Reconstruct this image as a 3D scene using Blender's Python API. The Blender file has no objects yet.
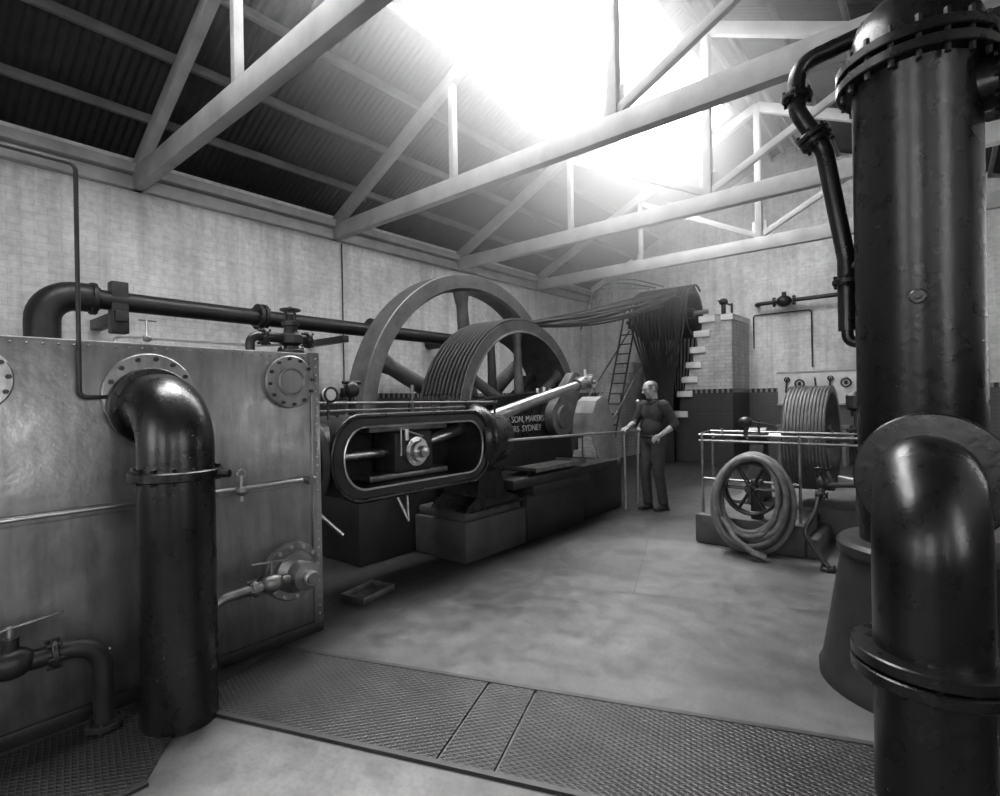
import bpy, bmesh, math, random
from mathutils import Vector, Matrix, Quaternion
random.seed(7)
V=Vector
pi=math.pi
# ------------------------------------------------------------------ materials
def newmat(name):
    m=bpy.data.materials.new(name); m.use_nodes=True
    nt=m.node_tree; b=nt.nodes.get('Principled BSDF')
    return m,nt,b
def g(v): return (v,v,v,1)
def mth(nt,op,a,b=None,c=None):
    n=nt.nodes.new('ShaderNodeMath'); n.operation=op
    for i,x in enumerate((a,b,c)):
        if x is None: continue
        if isinstance(x,(int,float)): n.inputs[i].default_value=x
        else: nt.links.new(x,n.inputs[i])
    return n.outputs[0]
def pos(nt):
    return nt.nodes.new('ShaderNodeNewGeometry').outputs['Position']
def noise(nt,vec,scale,detail=4,rough=.55):
    n=nt.nodes.new('ShaderNodeTexNoise'); n.inputs['Scale'].default_value=scale
    n.inputs['Detail'].default_value=detail; n.inputs['Roughness'].default_value=rough
    nt.links.new(vec,n.inputs['Vector']); return n.outputs['Fac']
def ramp(nt,fac,stops,interp='LINEAR'):
    r=nt.nodes.new('ShaderNodeValToRGB'); r.color_ramp.interpolation=interp
    e=r.color_ramp.elements
    while len(e)<len(stops): e.new(.5)
    for i,(p,v) in enumerate(stops):
        e[i].position=p; e[i].color=g(v)
    nt.links.new(fac,r.inputs[0]); return r.outputs[0]
def mix(nt,fac,a,b,mode='MIX'):
    n=nt.nodes.new('ShaderNodeMix'); n.data_type='RGBA'; n.blend_type=mode
    if isinstance(fac,(int,float)): n.inputs[0].default_value=fac
    else: nt.links.new(fac,n.inputs[0])
    for i,x in ((6,a),(7,b)):
        if isinstance(x,(int,float)): n.inputs[i].default_value=g(x)
        else: nt.links.new(x,n.inputs[i])
    return n.outputs[2]
def bump(nt,b,h,strength=.3,dist=.01):
    n=nt.nodes.new('ShaderNodeBump'); n.inputs['Strength'].default_value=strength
    n.inputs['Distance'].default_value=dist
    nt.links.new(h,n.inputs['Height']); nt.links.new(n.outputs[0],b.inputs['Normal'])
def simple(name,c,rough=.5,metal=0,var=.25,scale=6,bstr=.15,bscale=40,bdist=.004,coat=0,rvar=0.1):
    m,nt,b=newmat(name); p=pos(nt)
    n1=noise(nt,p,scale,5)
    col=ramp(nt,n1,[(.3,c*(1-var)),(.7,min(1,c*(1+var)))])
    nt.links.new(col,b.inputs['Base Color'])
    b.inputs['Metallic'].default_value=metal
    n2=noise(nt,p,scale*2.3,3)
    r=mth(nt,'MULTIPLY_ADD',n2,rvar*2,rough-rvar); nt.links.new(r,b.inputs['Roughness'])
    if coat: b.inputs['Coat Weight'].default_value=coat; b.inputs['Coat Roughness'].default_value=.12
    if bstr: bump(nt,b,noise(nt,p,bscale,3),bstr,bdist)
    return m
M_black=simple('black_gloss_paint',.006,.29,0,.3,5,.16,26,.008,0,.09)
M_cast=simple('black_cast_iron',.016,.44,0,.4,8,.3,50,.003,0,.12)
M_wheel=simple('grey_cast_wheel',.12,.42,.3,.3,6,.3,40,.003,0,.1)
M_steel=simple('polished_steel',.55,.34,1,.15,9,0,60,.001,0,.05)
M_dsteel=simple('dull_steel',.24,.42,.9,.3,9,.05,60,.001)
M_rope=simple('greased_rope',.02,.6,0,.4,30,.4,160,.003)
M_hose=simple('canvas_rubber_hose',.12,.6,0,.35,14,.3,120,.002)
M_timber=simple('painted_timber',.36,.55,0,.22,3,.2,30,.003)
M_timberd=simple('sooty_timber',.16,.6,0,.3,3,.2,30,.003)
M_purlin=simple('purlin_timber',.12,.6,0,.3,3,.2,30,.003)
M_conc=simple('stained_concrete',.05,.6,0,.45,4,.5,25,.006)
M_concd=simple('oily_concrete',.018,.5,0,.45,4,.5,25,.006)
M_white=simple('white_paint',.70,.5,0,.12,5,.1,30,.002)
M_guard=simple('galvanised_sheet',.36,.45,.3,.25,5,.1,30,.002)
M_grate=simple('dark_iron_frame',.04,.5,.4,.3,6,.2,40,.003)
M_cloth=simple('dark_work_shirt',.026,.85,0,.35,14,.5,30,.008)
M_trous=simple('dark_trousers',.034,.85,0,.35,10,.5,22,.01)
M_skin=simple('skin',.32,.5,0,.12,18,.1,80,.001)
M_hair=simple('grey_hair',.10,.7,0,.4,60,.5,200,.003)
M_boot=simple('boot_leather',.02,.4,0,.3,20,.2,40,.002)
M_letter=simple('letter_paint',.42,.5,0,.1,20,0)
M_frame=simple('window_frame_paint',.55,.5,0,.1,5,0)
def brick(name,ax,white=.6,dado=True,dark=.07,mort=.84,c2=.92):
    m,nt,b=newmat(name); p=pos(nt)
    s=nt.nodes.new('ShaderNodeSeparateXYZ'); nt.links.new(p,s.inputs[0])
    cb=nt.nodes.new('ShaderNodeCombineXYZ')
    if ax=='X': nt.links.new(s.outputs[1],cb.inputs[0])
    elif ax=='Y': nt.links.new(s.outputs[0],cb.inputs[0])
    else: nt.links.new(mth(nt,'ADD',s.outputs[0],s.outputs[1]),cb.inputs[0])
    nt.links.new(s.outputs[2],cb.inputs[1])
    t=nt.nodes.new('ShaderNodeTexBrick'); nt.links.new(cb.outputs[0],t.inputs['Vector'])
    t.inputs['Scale'].default_value=1; t.inputs['Brick Width'].default_value=.235
    t.inputs['Row Height'].default_value=.082; t.inputs['Mortar Size'].default_value=.007
    t.inputs['Mortar Smooth'].default_value=.7
    t.inputs['Color1'].default_value=g(white); t.inputs['Color2'].default_value=g(white*c2); t.inputs['Mortar'].default_value=g(white*mort)
    n=noise(nt,p,1.3,6,.65); st=ramp(nt,n,[(.3,.70),(.62,1.0)])
    col=mix(nt,1,t.outputs['Color'],st,'MULTIPLY')
    n3=noise(nt,p,14,3); col=mix(nt,1,col,ramp(nt,n3,[(.3,.82),(.6,1.0)]),'MULTIPLY')
    mp=nt.nodes.new('ShaderNodeMapping'); mp.inputs['Scale'].default_value=(5,5,.35); nt.links.new(p,mp.inputs[0])
    sk=noise(nt,mp.outputs[0],1.0,4,.6)
    col=mix(nt,1,col,ramp(nt,sk,[(.36,.80),(.55,1.0)]),'MULTIPLY')
    if dado:
        z=s.outputs[2]
        low=mth(nt,'LESS_THAN',z,1.57)
        band=mth(nt,'MULTIPLY',mth(nt,'LESS_THAN',z,1.66),mth(nt,'GREATER_THAN',z,1.57))
        chk=mth(nt,'GREATER_THAN',mth(nt,'FRACT',mth(nt,'MULTIPLY',s.outputs[1 if ax=='X' else 0],8.5)),.55)
        lowc=mix(nt,1,st,dark,'MULTIPLY')
        lowb=mix(nt,t.outputs['Fac'],lowc,dark*.55)
        bandc=mix(nt,chk,dark*.25,white*.30)
        col=mix(nt,low,col,lowb); col=mix(nt,band,col,bandc)
    nt.links.new(col,b.inputs['Base Color']); b.inputs['Roughness'].default_value=.55
    inv=mth(nt,'SUBTRACT',1,t.outputs['Fac'])
    bump(nt,b,mth(nt,'MULTIPLY_ADD',n3,.6,inv),.4,.005)
    return m
M_bX=brick('painted_brick_x','X',.88,True,.09); M_bY=brick('painted_brick_y','Y',.88,True,.11)
M_pier=brick('pier_brick','XY',.62,True,.04,.6,.8)
M_stair=brick('stair_brick','XY',.75,False,.1,.6,.8)
def floor_mat():
    m,nt,b=newmat('worn_concrete_floor'); p=pos(nt)
    n1=noise(nt,p,.7,8,.68); n2=noise(nt,p,7,8,.7); n3=noise(nt,p,45,3)
    base=ramp(nt,n1,[(.36,.050),(.5,.10),(.64,.155)])
    c=mix(nt,1,base,ramp(nt,n2,[(.32,.70),(.55,1.0),(.72,1.14)]),'MULTIPLY')
    c=mix(nt,1,c,ramp(nt,n3,[(.3,.82),(.6,1.0)]),'MULTIPLY')
    mp=nt.nodes.new('ShaderNodeMapping'); mp.inputs['Rotation'].default_value=(0,0,-.36); mp.inputs['Location'].default_value=(.4,.9,0)
    nt.links.new(p,mp.inputs[0])
    t=nt.nodes.new('ShaderNodeTexBrick'); nt.links.new(mp.outputs[0],t.inputs[0])
    t.inputs['Scale'].default_value=1; t.inputs['Brick Width'].default_value=3.1; t.inputs['Row Height'].default_value=1.7
    t.inputs['Mortar Size'].default_value=.004; t.inputs['Color1'].default_value=g(1); t.inputs['Color2'].default_value=g(.76); t.inputs['Mortar'].default_value=g(.5)
    c=mix(nt,1,c,t.outputs['Color'],'MULTIPLY')
    s=nt.nodes.new('ShaderNodeSeparateXYZ'); nt.links.new(p,s.inputs[0])
    e=mth(nt,'MULTIPLY_ADD',mth(nt,'ADD',n2,n1),.7,s.outputs[0])
    oil=ramp(nt,mth(nt,'MULTIPLY_ADD',e,.5,1.7),[(.35,.30),(.8,1)])
    c=mix(nt,1,c,oil,'MULTIPLY')
    nt.links.new(c,b.inputs['Base Color'])
    nt.links.new(ramp(nt,n2,[(.3,.34),(.7,.55)]),b.inputs['Roughness'])
    bump(nt,b,mth(nt,'MULTIPLY_ADD',n3,.4,mth(nt,'MULTIPLY',n2,.4)),.25,.004)
    return m
M_floor=floor_mat()
def chequer():
    m,nt,b=newmat('chequer_plate_iron'); p=pos(nt)
    mp=nt.nodes.new('ShaderNodeMapping'); mp.inputs['Rotation'].default_value=(0,0,-.36); nt.links.new(p,mp.inputs[0])
    s=nt.nodes.new('ShaderNodeSeparateXYZ'); nt.links.new(mp.outputs[0],s.inputs[0])
    a=mth(nt,'MULTIPLY',s.outputs[0],70); c=mth(nt,'MULTIPLY',s.outputs[1],110)
    l1=mth(nt,'POWER',mth(nt,'ABSOLUTE',mth(nt,'SINE',mth(nt,'ADD',a,c))),5)
    l2=mth(nt,'POWER',mth(nt,'ABSOLUTE',mth(nt,'SINE',mth(nt,'SUBTRACT',a,c))),5)
    h=mth(nt,'MAXIMUM',l1,l2)
    n=noise(nt,p,3,5)
    c1=mix(nt,h,.008,ramp(nt,n,[(.3,.026),(.7,.06)]))
    nt.links.new(c1,b.inputs['Base Color']); b.inputs['Metallic'].default_value=.4; b.inputs['Roughness'].default_value=.48
    bump(nt,b,h,.7,.006); return m
M_cheq=chequer()
def sheet():
    m,nt,b=newmat('planished_sheet_steel'); p=pos(nt)
    n1=noise(nt,p,1.6,6,.65); n2=noise(nt,p,9,5,.6)
    mp=nt.nodes.new('ShaderNodeMapping'); mp.inputs['Scale'].default_value=(1,6,.8); nt.links.new(p,mp.inputs[0])
    n3=noise(nt,mp.outputs[0],3,5,.6)
    c=ramp(nt,n1,[(.3,.22),(.55,.34),(.75,.44)])
    c=mix(nt,1,c,ramp(nt,n3,[(.3,.72),(.6,1.05)]),'MULTIPLY')
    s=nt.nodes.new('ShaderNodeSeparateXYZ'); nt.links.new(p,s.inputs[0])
    lowtone=ramp(nt,mth(nt,'MULTIPLY_ADD',n2,.35,s.outputs[2]),[(.05,.35),(.6,1)])  # sheet colour darker towards the bottom
    c=mix(nt,1,c,lowtone,'MULTIPLY')
    nt.links.new(c,b.inputs['Base Color']); b.inputs['Metallic'].default_value=.75
    nt.links.new(ramp(nt,n2,[(.3,.28),(.7,.46)]),b.inputs['Roughness'])
    bump(nt,b,mth(nt,'ADD',n1,mth(nt,'MULTIPLY',n2,.15)),.35,.03); return m
M_sheet=sheet()
def iron_roof():
    m,nt,b=newmat('corrugated_iron'); p=pos(nt)
    n1=noise(nt,p,1.1,6,.65); n2=noise(nt,p,12,3)
    c=ramp(nt,n1,[(.3,.022),(.55,.036),(.75,.06)])
    c=mix(nt,1,c,ramp(nt,n2,[(.3,.85),(.7,1.1)]),'MULTIPLY')
    nt.links.new(c,b.inputs['Base Color']); b.inputs['Metallic'].default_value=.25; b.inputs['Roughness'].default_value=.6
    return m
M_iron=iron_roof()
def glass(name,tr):
    m,nt,b=newmat(name); nt.nodes.remove(b)
    o=nt.nodes['Material Output']; t=nt.nodes.new('ShaderNodeBsdfTransparent'); t.inputs[0].default_value=g(tr)
    gl=nt.nodes.new('ShaderNodeBsdfGlossy'); gl.inputs['Roughness'].default_value=.05
    x=nt.nodes.new('ShaderNodeMixShader'); x.inputs[0].default_value=.05
    nt.links.new(t.outputs[0],x.inputs[1]); nt.links.new(gl.outputs[0],x.inputs[2]); nt.links.new(x.outputs[0],o.inputs[0]); return m
M_glass=glass('skylight_glass',.95); M_dimmed=glass('dimmed_window_glass',.48)  # window panes tinted down to weaken window light against the skylight
# ------------------------------------------------------------------ builder
def basis(ax):
    ax=V(ax).normalized(); t=V((0,0,1)) if abs(ax.z)<.9 else V((1,0,0))
    u=ax.cross(t).normalized(); w=ax.cross(u).normalized(); return ax,u,w
class B:
    def __init__(s): s.v=[];s.f=[];s.m=[];s.mats=[]
    def mi(s,mat):
        if mat not in s.mats: s.mats.append(mat)
        return s.mats.index(mat)
    def add(s,vs,fs,mat):
        o=len(s.v); k=s.mi(mat); s.v+= [tuple(x) for x in vs]
        for f in fs: s.f.append(tuple(i+o for i in f)); s.m.append(k)
    def box(s,c,size,mat,rot=None,bev=0.0,taper=None):
        bm=bmesh.new(); bmesh.ops.create_cube(bm,size=1)
        for v in bm.verts:
            k=1
            if taper and v.co.z>0: k=taper
            v.co=V((v.co.x*size[0]*k,v.co.y*size[1]*k,v.co.z*size[2]))
        if bev: bmesh.ops.bevel(bm,geom=list(bm.edges),offset=bev,segments=2,affect='EDGES',profile=.5)
        R=rot if rot else Matrix.Identity(3)
        bm.verts.index_update()
        s.add([R@v.co+V(c) for v in bm.verts],[[v.index for v in f.verts] for f in bm.faces],mat); bm.free()
    def bx(s,x0,x1,y0,y1,z0,z1,mat,bev=0.0):
        s.box(((x0+x1)/2,(y0+y1)/2,(z0+z1)/2),(abs(x1-x0),abs(y1-y0),abs(z1-z0)),mat,None,bev)
    def beam(s,p0,p1,w,h,mat,bev=0.006,up=(0,0,1)):
        p0=V(p0);p1=V(p1);d=(p1-p0); L=d.length; d.normalize(); up=V(up)
        x=d.cross(up)
        if x.length<1e-3: x=d.cross(V((0,1,0)))
        x.normalize(); z=x.cross(d).normalized()
        R=Matrix((x,d,z)).transposed()
        s.box((p0+p1)/2,(w,L,h),mat,R,bev)
    def lathe(s,o,ax,prof,mat,n=32,closed=False):
        ax,u,w=basis(ax); o=V(o); vs=[];fs=[]; k=len(prof)
        for h,r in prof:
            for i in range(n):
                a=2*pi*i/n; vs.append(o+ax*h+(u*math.cos(a)+w*math.sin(a))*max(r,1e-4))
        rng=range(k) if closed else range(k-1)
        for j in rng:
            j2=(j+1)%k
            for i in range(n):
                i2=(i+1)%n; fs.append((j*n+i,j*n+i2,j2*n+i2,j2*n+i))
        if not closed:
            fs.append(tuple(range(n))[::-1]); fs.append(tuple((k-1)*n+i for i in range(n)))
        s.add(vs,fs,mat)
    def cyl(s,p0,p1,r,mat,r1=None,n=20):
        p0=V(p0);p1=V(p1);d=p1-p0; r1=r if r1 is None else r1
        s.lathe(p0,d,[(0,r),(d.length,r1)],mat,n)
    def ring(s,c,ax,h,r0,r1,mat,n=40):
        s.lathe(c,ax,[(-h/2,r0),(-h/2,r1-.004),(-h/2+.004,r1),(h/2-.004,r1),(h/2,r1-.004),(h/2,r0)],mat,n,True)
    def flange(s,c,ax,h,r,mat,bolts=10,br=.012,bm=None,n=36):
        c=V(c); a=V(ax).normalized()
        s.lathe(c-a*h/2,a,[(0,r-.006),(.005,r),(h-.005,r),(h,r-.006)],mat,n)
        if bolts: s.bolts(c,a,r*.87,bolts,br,h+.03,bm or mat)
    def bolts(s,c,ax,R,n,r,h,mat,ph=.1):
        ax,u,w=basis(ax); c=V(c)
        for i in range(n):
            a=2*pi*i/n+ph; p=c+(u*math.cos(a)+w*math.sin(a))*R
            s.cyl(p-ax*h/2,p+ax*h/2,r,mat,n=6)
    def tube(s,pts,r,mat,n=12,closed=False):
        pts=[V(p) for p in pts]; k=len(pts); rs=r if isinstance(r,(list,tuple)) else [r]*k
        T=[]
        for i in range(k):
            if closed: t=pts[(i+1)%k]-pts[i-1]
            else: t=pts[min(i+1,k-1)]-pts[max(i-1,0)]
            T.append(t.normalized())
        _,u,_w=basis(T[0]); vs=[];fs=[]
        for i in range(k):
            if i: 
                q=T[i-1].rotation_difference(T[i]); u=q@u
            u=(u-T[i]*u.dot(T[i])).normalized(); w=T[i].cross(u)
            for j in range(n):
                a=2*pi*j/n; vs.append(pts[i]+(u*math.cos(a)+w*math.sin(a))*rs[i])
        for i in range(k if closed else k-1):
            i2=(i+1)%k
            for j in range(n):
                j2=(j+1)%n; fs.append((i*n+j,i*n+j2,i2*n+j2,i2*n+j))
        if not closed:
            fs.append(tuple(range(n))[::-1]); fs.append(tuple((k-1)*n+j for j in range(n)))
        s.add(vs,fs,mat)
    def torus(s,c,ax,R,r,mat,n=36,m=10):
        ax,u,w=basis(ax); c=V(c)
        s.tube([c+(u*math.cos(2*pi*i/n)+w*math.sin(2*pi*i/n))*R for i in range(n)],r,mat,m,True)
    def ell(s,c,rad,mat,n=20,m=14,rot=None):
        vs=[];fs=[]; R=rot if rot else Matrix.Identity(3); c=V(c)
        for j in range(1,m):
            t=pi*j/m
            for i in range(n):
                a=2*pi*i/n; vs.append(c+R@V((rad[0]*math.sin(t)*math.cos(a),rad[1]*math.sin(t)*math.sin(a),rad[2]*math.cos(t))))
        vs.append(c+R@V((0,0,rad[2]))); vs.append(c+R@V((0,0,-rad[2]))); tp=len(vs)-2; bt=tp+1
        for j in range(m-2):
            for i in range(n):
                i2=(i+1)%n; fs.append((j*n+i,(j+1)*n+i,(j+1)*n+i2,j*n+i2))
        for i in range(n):
            i2=(i+1)%n; fs.append((tp,i,i2)); fs.append((bt,(m-2)*n+i2,(m-2)*n+i))
        s.add(vs,fs,mat)
    def prism(s,poly,axis,a0,a1,mat):
        def P(p,a):
            return V((a,p[0],p[1])) if axis=='X' else V((p[0],a,p[1])) if axis=='Y' else V((p[0],p[1],a))
        n=len(poly); vs=[P(p,a0) for p in poly]+[P(p,a1) for p in poly]
        fs=[tuple(range(n)),tuple(range(2*n-1,n-1,-1))]+[(i,(i+1)%n,n+(i+1)%n,n+i) for i in range(n)]
        s.add(vs,fs,mat)
    def handwheel(s,c,ax,R,mat,r=.008,sp=5):
        s.torus(c,ax,R,r,mat,24,8); a,u,w=basis(ax); c=V(c)
        for i in range(sp):
            t=2*pi*i/sp; s.cyl(c,c+(u*math.cos(t)+w*math.sin(t))*R,r*.7,mat,n=6)
        s.cyl(c-a*.02,c+a*.02,R*.2,mat,n=10)
    def make(s,name,parent=None,sharp=38,smooth=True,origin=True):
        me=bpy.data.meshes.new(name); me.from_pydata(s.v,[],s.f)
        for m in s.mats: me.materials.append(m)
        me.polygons.foreach_set('material_index',s.m)
        bm=bmesh.new(); bm.from_mesh(me); bmesh.ops.recalc_face_normals(bm,faces=list(bm.faces)); bm.to_mesh(me); bm.free()
        if smooth:
            me.polygons.foreach_set('use_smooth',[True]*len(me.polygons))
            me.set_sharp_from_angle(angle=math.radians(sharp))
        ob=bpy.data.objects.new(name,me); bpy.context.scene.collection.objects.link(ob)
        if origin and s.v:
            xs=[v[0] for v in s.v]; ys=[v[1] for v in s.v]; zs=[v[2] for v in s.v]
            o=V(((min(xs)+max(xs))/2,(min(ys)+max(ys))/2,min(zs)))
            me.transform(Matrix.Translation(-o)); ob.location=o
        if parent:
            ob.parent=parent; ob.matrix_parent_inverse=Matrix.Translation(parent.location).inverted()
        me.update(); return ob
def empty(name,loc):
    e=bpy.data.objects.new(name,None); e.empty_display_size=.2; e.location=loc
    bpy.context.scene.collection.objects.link(e); return e
def fillet(pts,r,n=8):
    pts=[V(p) for p in pts]; out=[pts[0]]; rs=r if isinstance(r,(list,tuple)) else [r]*(len(pts)-2)
    for i in range(1,len(pts)-1):
        p=pts[i]; d1=(pts[i-1]-p).normalized(); d2=(pts[i+1]-p).normalized(); ang=d1.angle(d2)
        if ang>3.1: out.append(p); continue
        rr=rs[i-1]; t=rr/math.tan(ang/2); bis=(d1+d2).normalized(); c=p+bis*(rr/math.sin(ang/2))
        v0=p+d1*t-c; v1=p+d2*t-c; ax=v0.cross(v1).normalized(); th=v0.angle(v1)
        for j in range(n+1): out.append(c+Quaternion(ax,th*j/n)@v0)
    out.append(pts[-1]); return out
# ------------------------------------------------------------------ room shell
XL,XR,YB,YF=-7.8,2.6,13.6,-4.0
XRG=-2.62; SL=.47
PIT=(-5.75,-4.12,3.3,8.0)
b=B(); x0,x1,y0,y1=PIT
for (a,c,d,e) in ((XL-.3,XR+.3,YF-.3,y0),(XL-.3,XR+.3,y1,YB+.3),(XL-.3,x0,y0,y1),(x1,XR+.3,y0,y1)):
    b.bx(a,c,d,e,-.15,0,M_floor)
b.make('floor',smooth=False)
b=B()
b.bx(x0-.15,x1+.0,y0-.0,y1+.15,-1.15,-1.0,M_concd)
b.bx(x0-.15,x0,y0,y1,-1.15,-.15,M_concd); b.bx(x1,x1+.15,y0,y1,-1.15,-.15,M_concd)
b.bx(x0-.15,x1+.15,y0-.15,y0,-1.15,-.15,M_concd); b.bx(x0-.15,x1+.15,y1,y1+.15,-1.15,-.15,M_concd)
b.make('floor_pit',smooth=False)
b=B(); b.bx(XL-.3,XL,YF-.3,YB+.3,0,4.62,M_bX); b.make('wall_left',smooth=False)
def gable(name,ya,yb,wins):
    bb=B()
    zt=4.6
    xs=[XL]+[w for W in wins for w in W[:2]]+[XR]
    for i in range(0,len(xs),2): bb.bx(xs[i],xs[i+1],ya,yb,0,zt,M_bY)
    for (a,c,d,e) in wins: bb.bx(a,c,ya,yb,0,d,M_bY); bb.bx(a,c,ya,yb,e,zt,M_bY)
    bb.prism([(XL,zt),(XR,zt),(XR,zt+.1),(XRG,4.7+5.2*SL),(XL,zt+.1)],'Y',ya,yb,M_bY)
    bb.make(name,smooth=False)
gable('wall_back',YB,YB+.3,[])
RW=[(-3.6,-2.1,1.1,3.3),(-.6,.9,1.1,3.3)]
gable('wall_front',YF-.3,YF,RW)
SW=[(-2.8,-1.4,1.2,3.3),(.3,1.5,1.2,3.3),(7.0,8.3,1.2,3.3)]
b=B(); ys=[YF]+[w for W in SW for w in W[:2]]+[YB]
for i in range(0,len(ys),2): b.bx(XR,XR+.3,ys[i],ys[i+1],0,4.62,M_bX)
for (a,c,d,e) in SW: b.bx(XR,XR+.3,a,c,0,d,M_bX); b.bx(XR,XR+.3,a,c,e,4.62,M_bX)
b.make('wall_right',smooth=False)
def portal(name,loc,rot,sx,sy):
    l=bpy.data.lights.new(name,'AREA'); l.shape='RECTANGLE'; l.size=sx; l.size_y=sy; l.cycles.is_portal=True
    o=bpy.data.objects.new(name,l); o.location=loc; o.rotation_euler=rot; bpy.context.scene.collection.objects.link(o)
k=1
for (a,c,d,e) in RW:
    b=B(); y=YF-.15
    for xx in (a+.03,c-.03,(a+c)/2,a+(c-a)/4,a+3*(c-a)/4): b.bx(xx-.03,xx+.03,y-.04,y+.04,d,e,M_frame)
    for i in range(6): z=d+.03+(e-d-.06)*i/5; b.bx(a,c,y-.035,y+.035,z-.025,z+.025,M_frame)
    b.add([(a,y,d),(c,y,d),(c,y,e),(a,y,e)],[(0,1,2,3)],M_dimmed)
    b.make('window_%d'%k,smooth=False); portal('window_portal_%d'%k,((a+c)/2,YF-.32,(d+e)/2),(pi/2,0,0),c-a,e-d); k+=1
for (a,c,d,e) in SW:
    b=B(); x=XR+.15
    for yy in (a+.03,c-.03,(a+c)/2,a+(c-a)/4,a+3*(c-a)/4): b.bx(x-.04,x+.04,yy-.03,yy+.03,d,e,M_frame)
    for i in range(6): z=d+.03+(e-d-.06)*i/5; b.bx(x-.035,x+.035,a,c,z-.025,z+.025,M_frame)
    b.add([(x,a,d),(x,c,d),(x,c,e),(x,a,e)],[(0,1,2,3)],M_dimmed)
    b.make('window_%d'%k,smooth=False); portal('window_portal_%d'%k,(XR+.32,(a+c)/2,(d+e)/2),(pi/2,0,pi/2),c-a,e-d); k+=1
# roof sheets
def zs(x): return 4.74+SL*((x-XL) if x<XRG else (XR-.04-x))
SKX0,SKX1,SKY0,SKY1=-4.6,-3.1,-.5,10.9
b=B()
def corr(xa,xb,ya,yb):
    pitch=.088; n=int((yb-ya)/pitch*6); vs=[];fs=[]
    nrm=V((-SL,0,1)).normalized() if xa<XRG else V((SL,0,1)).normalized()
    nx=max(2,int(abs(xb-xa)/1.8)+1)
    for i in range(n+1):
        y=ya+(yb-ya)*i/n; o=.014*math.sin(2*pi*y/pitch)
        for j in range(nx):
            x=xa+(xb-xa)*j/(nx-1); vs.append(V((x,y,zs(x if xa<XRG else max(x,XRG+1e-4))))+nrm*o)
    for i in range(n):
        for j in range(nx-1): q=i*nx+j; fs.append((q,q+1,q+nx+1,q+nx))
    b.add(vs,fs,M_iron)
corr(XL-.35,SKX0,YF-.3,YB+.3); corr(SKX0,SKX1,YF-.3,SKY0); corr(SKX0,SKX1,SKY1,YB+.3); corr(SKX1,XRG,YF-.3,YB+.3); corr(XRG+.0001,XR+.35,YF-.3,YB+.3)
b.beam((XRG,YF-.3,zs(XRG-.001)+.03),(XRG,YB+.3,zs(XRG-.001)+.03),.3,.03,M_iron)
b.make('ceiling',sharp=80)
b=B()
ny=8
for i in range(ny+1):
    y=SKY0+(SKY1-SKY0)*i/ny; b.beam((SKX0,y,zs(SKX0)+.02),(SKX1,y,zs(SKX1)+.02),.016,.03,M_frame)
for x in (SKX0,SKX1): b.beam((x,SKY0,zs(x)+.01),(x,SKY1,zs(x)+.01),.05,.08,M_frame)
vs=[(SKX0,SKY0,zs(SKX0)+.05),(SKX1,SKY0,zs(SKX1)+.05),(SKX1,SKY1,zs(SKX1)+.05),(SKX0,SKY1,zs(SKX0)+.05)]
b.add(vs,[(0,1,2,3)],M_glass)
b.make('skylight_window')
sa=math.atan(SL)
portal('skylight_portal',((SKX0+SKX1)/2,(SKY0+SKY1)/2,zs((SKX0+SKX1)/2)+.08),(0,-sa,0),(SKX1-SKX0)/math.cos(sa),SKY1-SKY0)
# purlins, wall plates
b=B()
for x in (-7.25,-6.45,-5.65,-4.85,-3.0,-2.75,-2.45,-1.7,-.9,-.1,.7,1.5,2.2):
    z=zs(x)-.075; b.beam((x,YF,z),(x,YB,z),.06,.10,M_purlin)
b.make('roof_purlins')
b=B()
b.bx(XL,XL+.12,YF,YB,4.2,4.36,M_timber,.008); b.bx(XL,XL+.2,YF,YB,4.38,4.50,M_timber,.008); b.make('trim_left_wall_plate')
b=B(); b.bx(XR-.12,XR,YF,YB,4.2,4.36,M_timber,.008); b.bx(XR-.2,XR,YF,YB,4.38,4.5,M_timber,.008); b.make('trim_right_wall_plate')
def zr(x): return 4.42+SL*((x-XL) if x<XRG else (XR-x))
for ti,ty in enumerate((-3.3,-.5,2.28,5.1,8.0,10.8)):
    b=B(); m=M_timber
    b.beam((XL,ty,4.32),(XR,ty,4.32),.13,.24,m,.01)
    for sx in (-1,1):
        xe=XL+.1 if sx<0 else XR-.1
        b.beam((xe,ty,zr(xe)),(XRG,ty,zr(XRG)),.11,.17,m,.008)
        xq=XRG+sx*2.35
        b.beam((xq,ty,4.4),(xq,ty,zr(xq)-.05),.08,.09,m)
        if not (sx<0 and ti<4): b.beam((XRG+sx*.04,ty,4.48),(xq+(-sx)*.05,ty,zr(xq)-.12),.07,.10,m)
    b.beam((XRG,ty,4.2),(XRG,ty,zr(XRG)+.05),.11,.12,m)
    for sx in (-1,1): b.beam((XRG+sx*.062,ty-.0,4.25),(XRG+sx*.062,ty,4.75),.125,.012,M_timber)
    b.make('roof_truss')
# ------------------------------------------------------------------ floor plates
def rot2(p,o,a): 
    c,s=math.cos(a),math.sin(a); return (o[0]+p[0]*c-p[1]*s,o[1]+p[0]*s+p[1]*c)
A=.36; O=(-2.90,1.02)
b=B()
for (s0,s1) in ((-.02,1.345),(1.36,1.60),(1.615,3.35)):
    b.prism([rot2(p,O,A) for p in ((s0,.03),(s1,.03),(s1,.66),(s0,.66))],'Z',.001,.012,M_cheq)
for t0,t1 in ((0.0,.028),(.662,.69)):
    b.prism([rot2(p,O,A) for p in ((-.02,t0),(3.4,t0),(3.4,t1),(-.02,t1))],'Z',.001,.016,M_grate)
b.make('chequer_plate_walkway',smooth=False)
b=B()
b.prism([(-3.14,-1.5),(-2.47,-1.5),(-2.47,.72),(-2.86,1.0),(-3.14,1.0)],'Z',.001,.009,M_cheq)
b.bx(-2.47,-2.44,-1.5,.72,.001,.013,M_grate)
b.make('floor_hatch_plate',smooth=False)
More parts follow.
